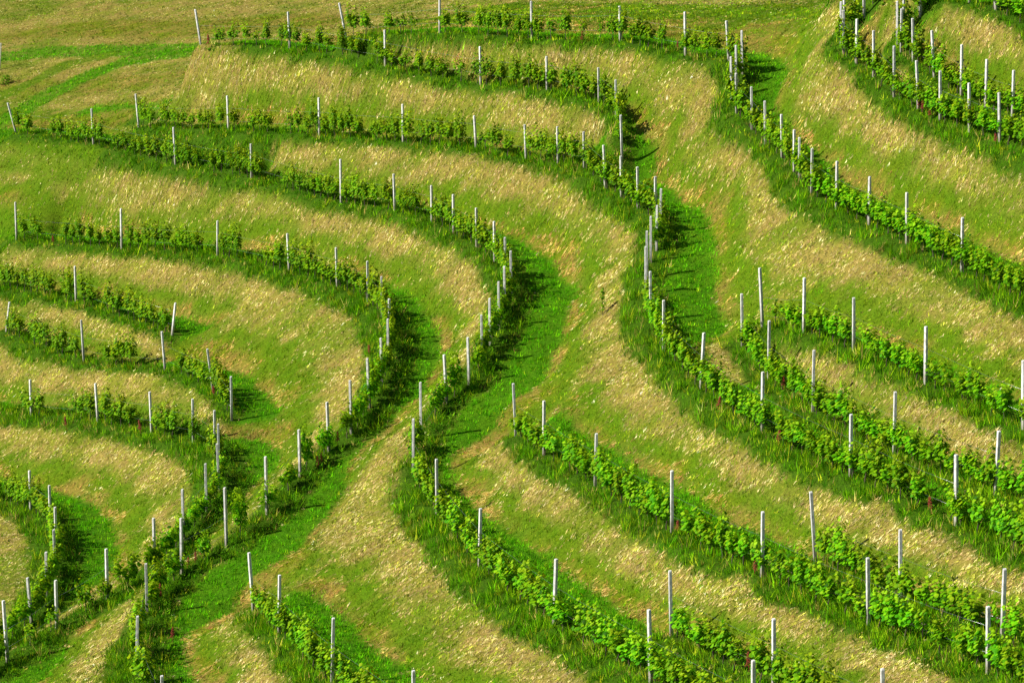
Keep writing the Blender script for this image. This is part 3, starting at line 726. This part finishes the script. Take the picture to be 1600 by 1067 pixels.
vines = []                                                          # (row, base, heading, width, height scale, kind, curve index)
SPACING = .8
for k, spec in VINES.items():
    c = curve[k]; cpx, cpy, _ = to_px(c)
    s = np.r_[0, np.cumsum(np.linalg.norm(np.diff(c[:, :2], axis=0), axis=1))]
    def put(s0, s1, full):
        Lm = s1 - s0
        if Lm < .25: return
        sp = .9 if full else SPACING
        n = max(1, int(round(Lm / sp))); wv = Lm / n
        for q in range(n):
            ss = s0 + (q + .5) * wv + random.uniform(-.08, .08) * wv
            j = min(np.searchsorted(s, ss), len(c) - 1)
            p = c[j]
            if not (-40 < cpx[j] < 1650 and cpy[j] > -25): continue
            right = k in 'PQR' or (k == 'A' and cpy[j] > 100)
            if right: kd = random.choices(['bushy', 'tall', 'open'], [5, 4, 1])[0]; hs = random.uniform(.92, 1.12)
            elif full: kd = random.choices(['bushy', 'tall', 'open', 'small'], [6, 2, 3, .7])[0]; hs = random.uniform(.8, 1.2) * (1.12 if k in 'CDE' else 1)
            else:
                kd = random.choices(['bushy', 'open', 'tall', 'small'], [5, 3, 2.2, .5])[0]; hs = random.uniform(.78, 1.15)
                if k in 'ABCDEFGH' and p[1] > 100: hs *= 1.15
            if wv < .5: kd = 'small'
            t = tang[k][j]
            vines.append((k, Vector((p[0], p[1], float(height(p[0], p[1])))), math.atan2(t[1], t[0]) + (math.pi if random.random() < .5 else 0), min(max(wv * (1.0 if full else .97), .45), 1.15), hs, kd, j))
    for y0, y1, spans in spec:
        m = (cpy >= y0) & (cpy <= y1)
        if spans is None:
            ii = np.nonzero(m)[0]
            if len(ii) < 2: continue
            for run in np.split(ii, np.nonzero(np.diff(ii) > 1)[0] + 1):
                put(s[run[0]], s[run[-1]], True)
        else:
            for x0, x1 in spans:
                ii = np.nonzero(m & (cpx >= x0) & (cpx <= x1))[0]
                if len(ii) > 1: put(s[ii[0]], s[ii[-1]], False)

def in_view(v):
    x, y, w = to_px(np.array(v[1]) + (0, 0, .5)); return -4 < x < 1604 and -10 < y < 1072
seen = [v for v in vines if in_view(v)]
seen.sort(key=lambda v: to_px(np.array(v[1]))[2])
single, mass = seen[:300], seen[300:] + [v for v in vines if not in_view(v)]
print('VINES', len(vines), len(seen))
vine_proto = {}
single.sort(key=lambda v: (v[0], v[6]))
bay = {}
WORD = {'bushy': 'bushy', 'open': 'thin', 'small': 'small', 'tall': 'tall leafy'}
for k, b, hd, wv, hs, kd, j in single:
    if 'v' not in vine_proto:
        root = link(bpy.data.objects.new('grapevine', None)); root.empty_display_size = .3
        tr = link(bpy.data.objects.new('trunk', TRKM[0])); tr.parent = root
        fo = link(bpy.data.objects.new('foliage', FOLM['bushy'][0])); fo.parent = root
        vine_proto['v'] = (root, tr, fo)
    else:
        r0, t0, f0 = vine_proto['v']
        root = link(r0.copy()); tr = link(t0.copy()); fo = link(f0.copy()); tr.parent = root; fo.parent = root
    tr.data = random.choice(TRKM); fo.data = random.choice(FOLM[kd])
    root.location = b; root.rotation_euler = (random.uniform(-.05, .05), random.uniform(-.05, .05), hd)
    root.scale = (1, 1, 1); fo.scale = (wv, random.uniform(.9, 1.15), hs); tr.scale = (min(wv, 1), 1, hs)
    before = [p for p in row_posts[k] if p[2] <= j]
    if before:
        n = before[-1][0]; key = (k, n); bay[key] = bay.get(key, 0) + 1
        lab = f"{WORD[kd]} grapevine {ORD(bay[key])} after {ORD(n)} post of {ROW_PHRASE[k]}"
    else:
        key = (k, 0); bay[key] = bay.get(key, 0) + 1
        lab = f"{WORD[kd]} grapevine, {ORD(bay[key])} before any post of the {ROW_PHRASE[k]}"
    tag(root, lab, 'grapevine', 'young grapevines trained along the rows')
# the farther vines, too many to set out one by one
PP, FF, CC, TP, TF = [], [], [], [], []; nv = tv = 0
for k, b, hd, wv, hs, kd, j in mass:
    P, F, C = random.choice(FOL[kd]); ch, sh = math.cos(hd), math.sin(hd)
    R = np.array([[ch, -sh, 0], [sh, ch, 0], [0, 0, 1]])
    PP.append((P * (wv, random.uniform(.9, 1.15), hs)) @ R.T + np.array(b)); FF.append(F + nv); nv += len(P)
    CC.append(C * random.uniform(.82, 1.15) * np.array((random.uniform(.88, 1.15), 1, 1)))
    P, F = random.choice(TRK); P = (np.array(P) * (min(wv, 1), 1, hs)) @ R.T + np.array(b)
    TP += list(P); TF += [tuple(i + tv for i in f) for f in F]; tv += len(P)
o = tri_soup('grapevines', np.vstack(PP), np.vstack(FF), np.clip(np.vstack(CC), 0, 1), M_LEAF)
tag(o, 'more grapevines along the farther rows up the slope', 'grapevines', kind='stuff')
mesh_obj('trunks', TP, TF, M_BARK, parent=o, smooth=True)['kind'] = 'stuff'

# ------------------------------------------------------------------ trellis wires where they show between the posts
def wire_mesh(k, hgt):
    pts = []
    bs = [p[1] for p in row_posts[k]]
    for a, b in zip(bs[:-1], bs[1:]):
        for q in range(4):
            f = q / 4; p = a.lerp(b, f); pts.append((p.x, p.y, p.z + hgt - .05 * math.sin(math.pi * f)))
    p = bs[-1]; pts.append((p.x, p.y, p.z + hgt))
    return tube(pts, [.0032] * len(pts), 5)
for k in ROWS:
    if len(row_posts[k]) < 2: continue
    for hgt, word in ((.55, 'lower'), (1.25, 'upper')):
        tag(mesh_obj('trellis_wire', *wire_mesh(k, hgt), M_STEEL, smooth=True), f'{word} thin steel wire along the posts of the {ROW_PHRASE[k]}', 'wire', 'wires along the vine rows')

# ------------------------------------------------------------------ docks, weeds, the sapling and the shadow patch clump
def nearest_post(p):
    best = min(((Vector(p) - q[1]).length, k, q[0]) for k in row_posts for q in row_posts[k])
    return best[1], best[2]
def dock_mesh(rs):
    g = np.random.default_rng(rs)
    P, F = tube([(0, 0, -.05), (.01, 0, .4), (.03, .01, .85), (.03, .02, 1.0)], [.012, .010, .008, .004], 5)
    P = list(P); F = list(F); nst = len(F)
    for q in range(110):                                           # whorls of rusty seeds up the stalk
        f = .4 + .6 * g.random(); a = g.random() * 6.28; r = (.02 + .075 * g.random()) * (1.25 - f)*1.6
        c = np.array([.03 * f + r * math.cos(a), r * math.sin(a), f]); s = .014 + .01 * g.random(); i = len(P)
        P += [c + s * np.array(v) for v in ((1, 0, 0), (0, 1, 0), (-1, 0, 0), (0, -1, 0), (0, 0, 1.5), (0, 0, -1.5))]
        F += [(i, i + 1, i + 4), (i + 1, i + 2, i + 4), (i + 2, i + 3, i + 4), (i + 3, i, i + 4), (i + 1, i, i + 5), (i + 2, i + 1, i + 5), (i + 3, i + 2, i + 5), (i, i + 3, i + 5)]
    return P, F
M_HERB = blade_material('herb_leaf', .3)
def leafy(rs, n, spread, hgt, size, upright):
    g = np.random.default_rng(rs)
    a = g.random(n) * 6.28; r = spread * np.sqrt(g.random(n)); f = g.random(n)
    C = np.stack([r * np.cos(a) * (1 - .5 * f), r * np.sin(a) * (1 - .5 * f), .04 + f * hgt], -1)
    N_ = np.stack([np.cos(a) * .6 + g.normal(0, .3, n), np.sin(a) * .6 + g.normal(0, .3, n), .6 + g.random(n)], -1)
    U = np.stack([np.cos(a), np.sin(a), (-.6 + 1.2 * upright) * np.ones(n)], -1)
    cols = np.array([(.10, .22, .008), (.065, .16, .006), (.15, .27, .010), (.2, .3, .02)])[g.choice(4, n, p=[.4, .25, .25, .1])] * (.8 + .4 * g.random(n))[:, None]
    return leaf_tris(C, N_, U, size * (.7 + .6 * g.random(n)), cols)
dock_m = []
for i in range(3):
    o = mesh_obj('seed_stalk', *dock_mesh(i), M_DOCK); dock_m.append(o.data); bpy.data.objects.remove(o)
dock_leaf = attr_mesh('leaf_rosette', *leafy(5, 16, .16, .14, .2, .4), M_HERB)
used = {}
protod = None
for x, y, h in DOCKS:
    p = ground(x, y)
    if protod is None:
        root = link(bpy.data.objects.new('dock_plant', None)); a = link(bpy.data.objects.new('seed_stalk', dock_m[0])); b = link(bpy.data.objects.new('leaf_rosette', dock_leaf)); protod = (root, a, b)
    else:
        root, a, b = (link(q.copy()) for q in protod)
    a.parent = root; b.parent = root; a.data = random.choice(dock_m)
    a.scale = (1.15, 1.15, 1); b.scale = (.8, .8, .8)
    root.location = p; root.scale = (max(.7, h * 1.25),) * 2 + (h * 1.25,); root.rotation_euler = (random.uniform(-.1, .1), random.uniform(-.1, .1), random.uniform(0, 6.28))
    k, n = nearest_post(p); used[(k, n)] = used.get((k, n), 0) + 1
    extra = ['rust red', 'smaller rusty', 'third rusty'][min(used[(k, n)] - 1, 2)]
    tag(root, f"{extra} dock stalk by {ORD(n)} post of {ROW_PHRASE[k]}", 'weed', 'red dock stalks in the long grass')
WEED_LABEL = ['slim leafy sapling alone on the pale mown bank', 'dark weed clump at the foot of the pale mown wedge',
 'big leafy clump added for the shadow patch by the cut-off left post']
for i, ((kd, x, y, sz), lab) in enumerate(zip(WEEDS, WEED_LABEL)):
    p = ground(x, y)
    if kd == 'sapling':
        root = link(bpy.data.objects.new('sapling', None)); root.location = p
        P, F = tube([(0, 0, -.05), (.02, 0, .5), (0, .02, 1.15)], [.014, .010, .005], 5)
        mesh_obj('stem', P, F, M_BARK, parent=root)
        f = attr_mesh('foliage', *leafy(77, 70, .16, 1.05, .10, .8), M_HERB); fo = link(bpy.data.objects.new('foliage', f)); fo.parent = root; fo.location = (0, 0, .12)
        tag(root, lab, 'sapling')
    else:
        root = link(bpy.data.objects.new('weed_or_shade_clump', None)); root.location = p  # also builds the clump that stands in for the left-edge shadow
        m = attr_mesh('leaves', *leafy(200 + i, int(60 + 60 * sz), .38 * sz, .42 * sz, .12, .7), M_HERB)
        o = link(bpy.data.objects.new('leaves', m)); o.parent = root
        P, F = tube([(0, 0, -.05), (.03, 0, .2 * sz), (.02, .03, .42 * sz)], [.016, .012, .006], 5); mesh_obj('stem', P, F, M_BARK, parent=root)
        tag(root, lab, 'weed', 'weed clumps on the banks')

# ------------------------------------------------------------------ daylight and camera
EL, AZ = math.radians(41), math.radians(10)                         # sun stands to the left, a touch to this side
sd = Vector((-math.cos(EL) * math.cos(AZ), -math.cos(EL) * math.sin(AZ), math.sin(EL)))
sun = bpy.data.lights.new('sun', 'SUN'); sun.energy = 5.0; sun.angle = math.radians(.5); sun.color = (1, .95, .86)
so = link(bpy.data.objects.new('sun', sun)); so.rotation_euler = sd.to_track_quat('Z', 'Y').to_euler(); so.location = (-60, 60, 90)
wd = bpy.data.worlds.new('World'); scene.world = wd; wd.use_nodes = True
nt = wd.node_tree; nt.nodes.clear()
bg = nt.nodes.new('ShaderNodeBackground'); sky = nt.nodes.new('ShaderNodeTexSky'); wo = nt.nodes.new('ShaderNodeOutputWorld')
sky.sky_type = 'NISHITA'; sky.sun_disc = False; sky.sun_elevation = EL; sky.sun_rotation = math.radians(270) - AZ
bg.inputs['Strength'].default_value = .05
nt.links.new(sky.outputs[0], bg.inputs['Color']); nt.links.new(bg.outputs[0], wo.inputs['Surface'])
cam = bpy.data.cameras.new('camera'); cam.lens = 36 * F_PX / 1600; cam.sensor_width = 36; cam.clip_end = 1500; cam.clip_start = 1
co = link(bpy.data.objects.new('camera', cam)); co.location = CAM; co.rotation_euler = (math.pi / 2 - PITCH, 0, 0)
scene.camera = co
scene.view_settings.view_transform = 'Standard'; scene.view_settings.look = 'None'; scene.view_settings.exposure = 0.8; scene.view_settings.gamma = 1
scene.cycles.max_bounces = 6; scene.cycles.transparent_max_bounces = 4
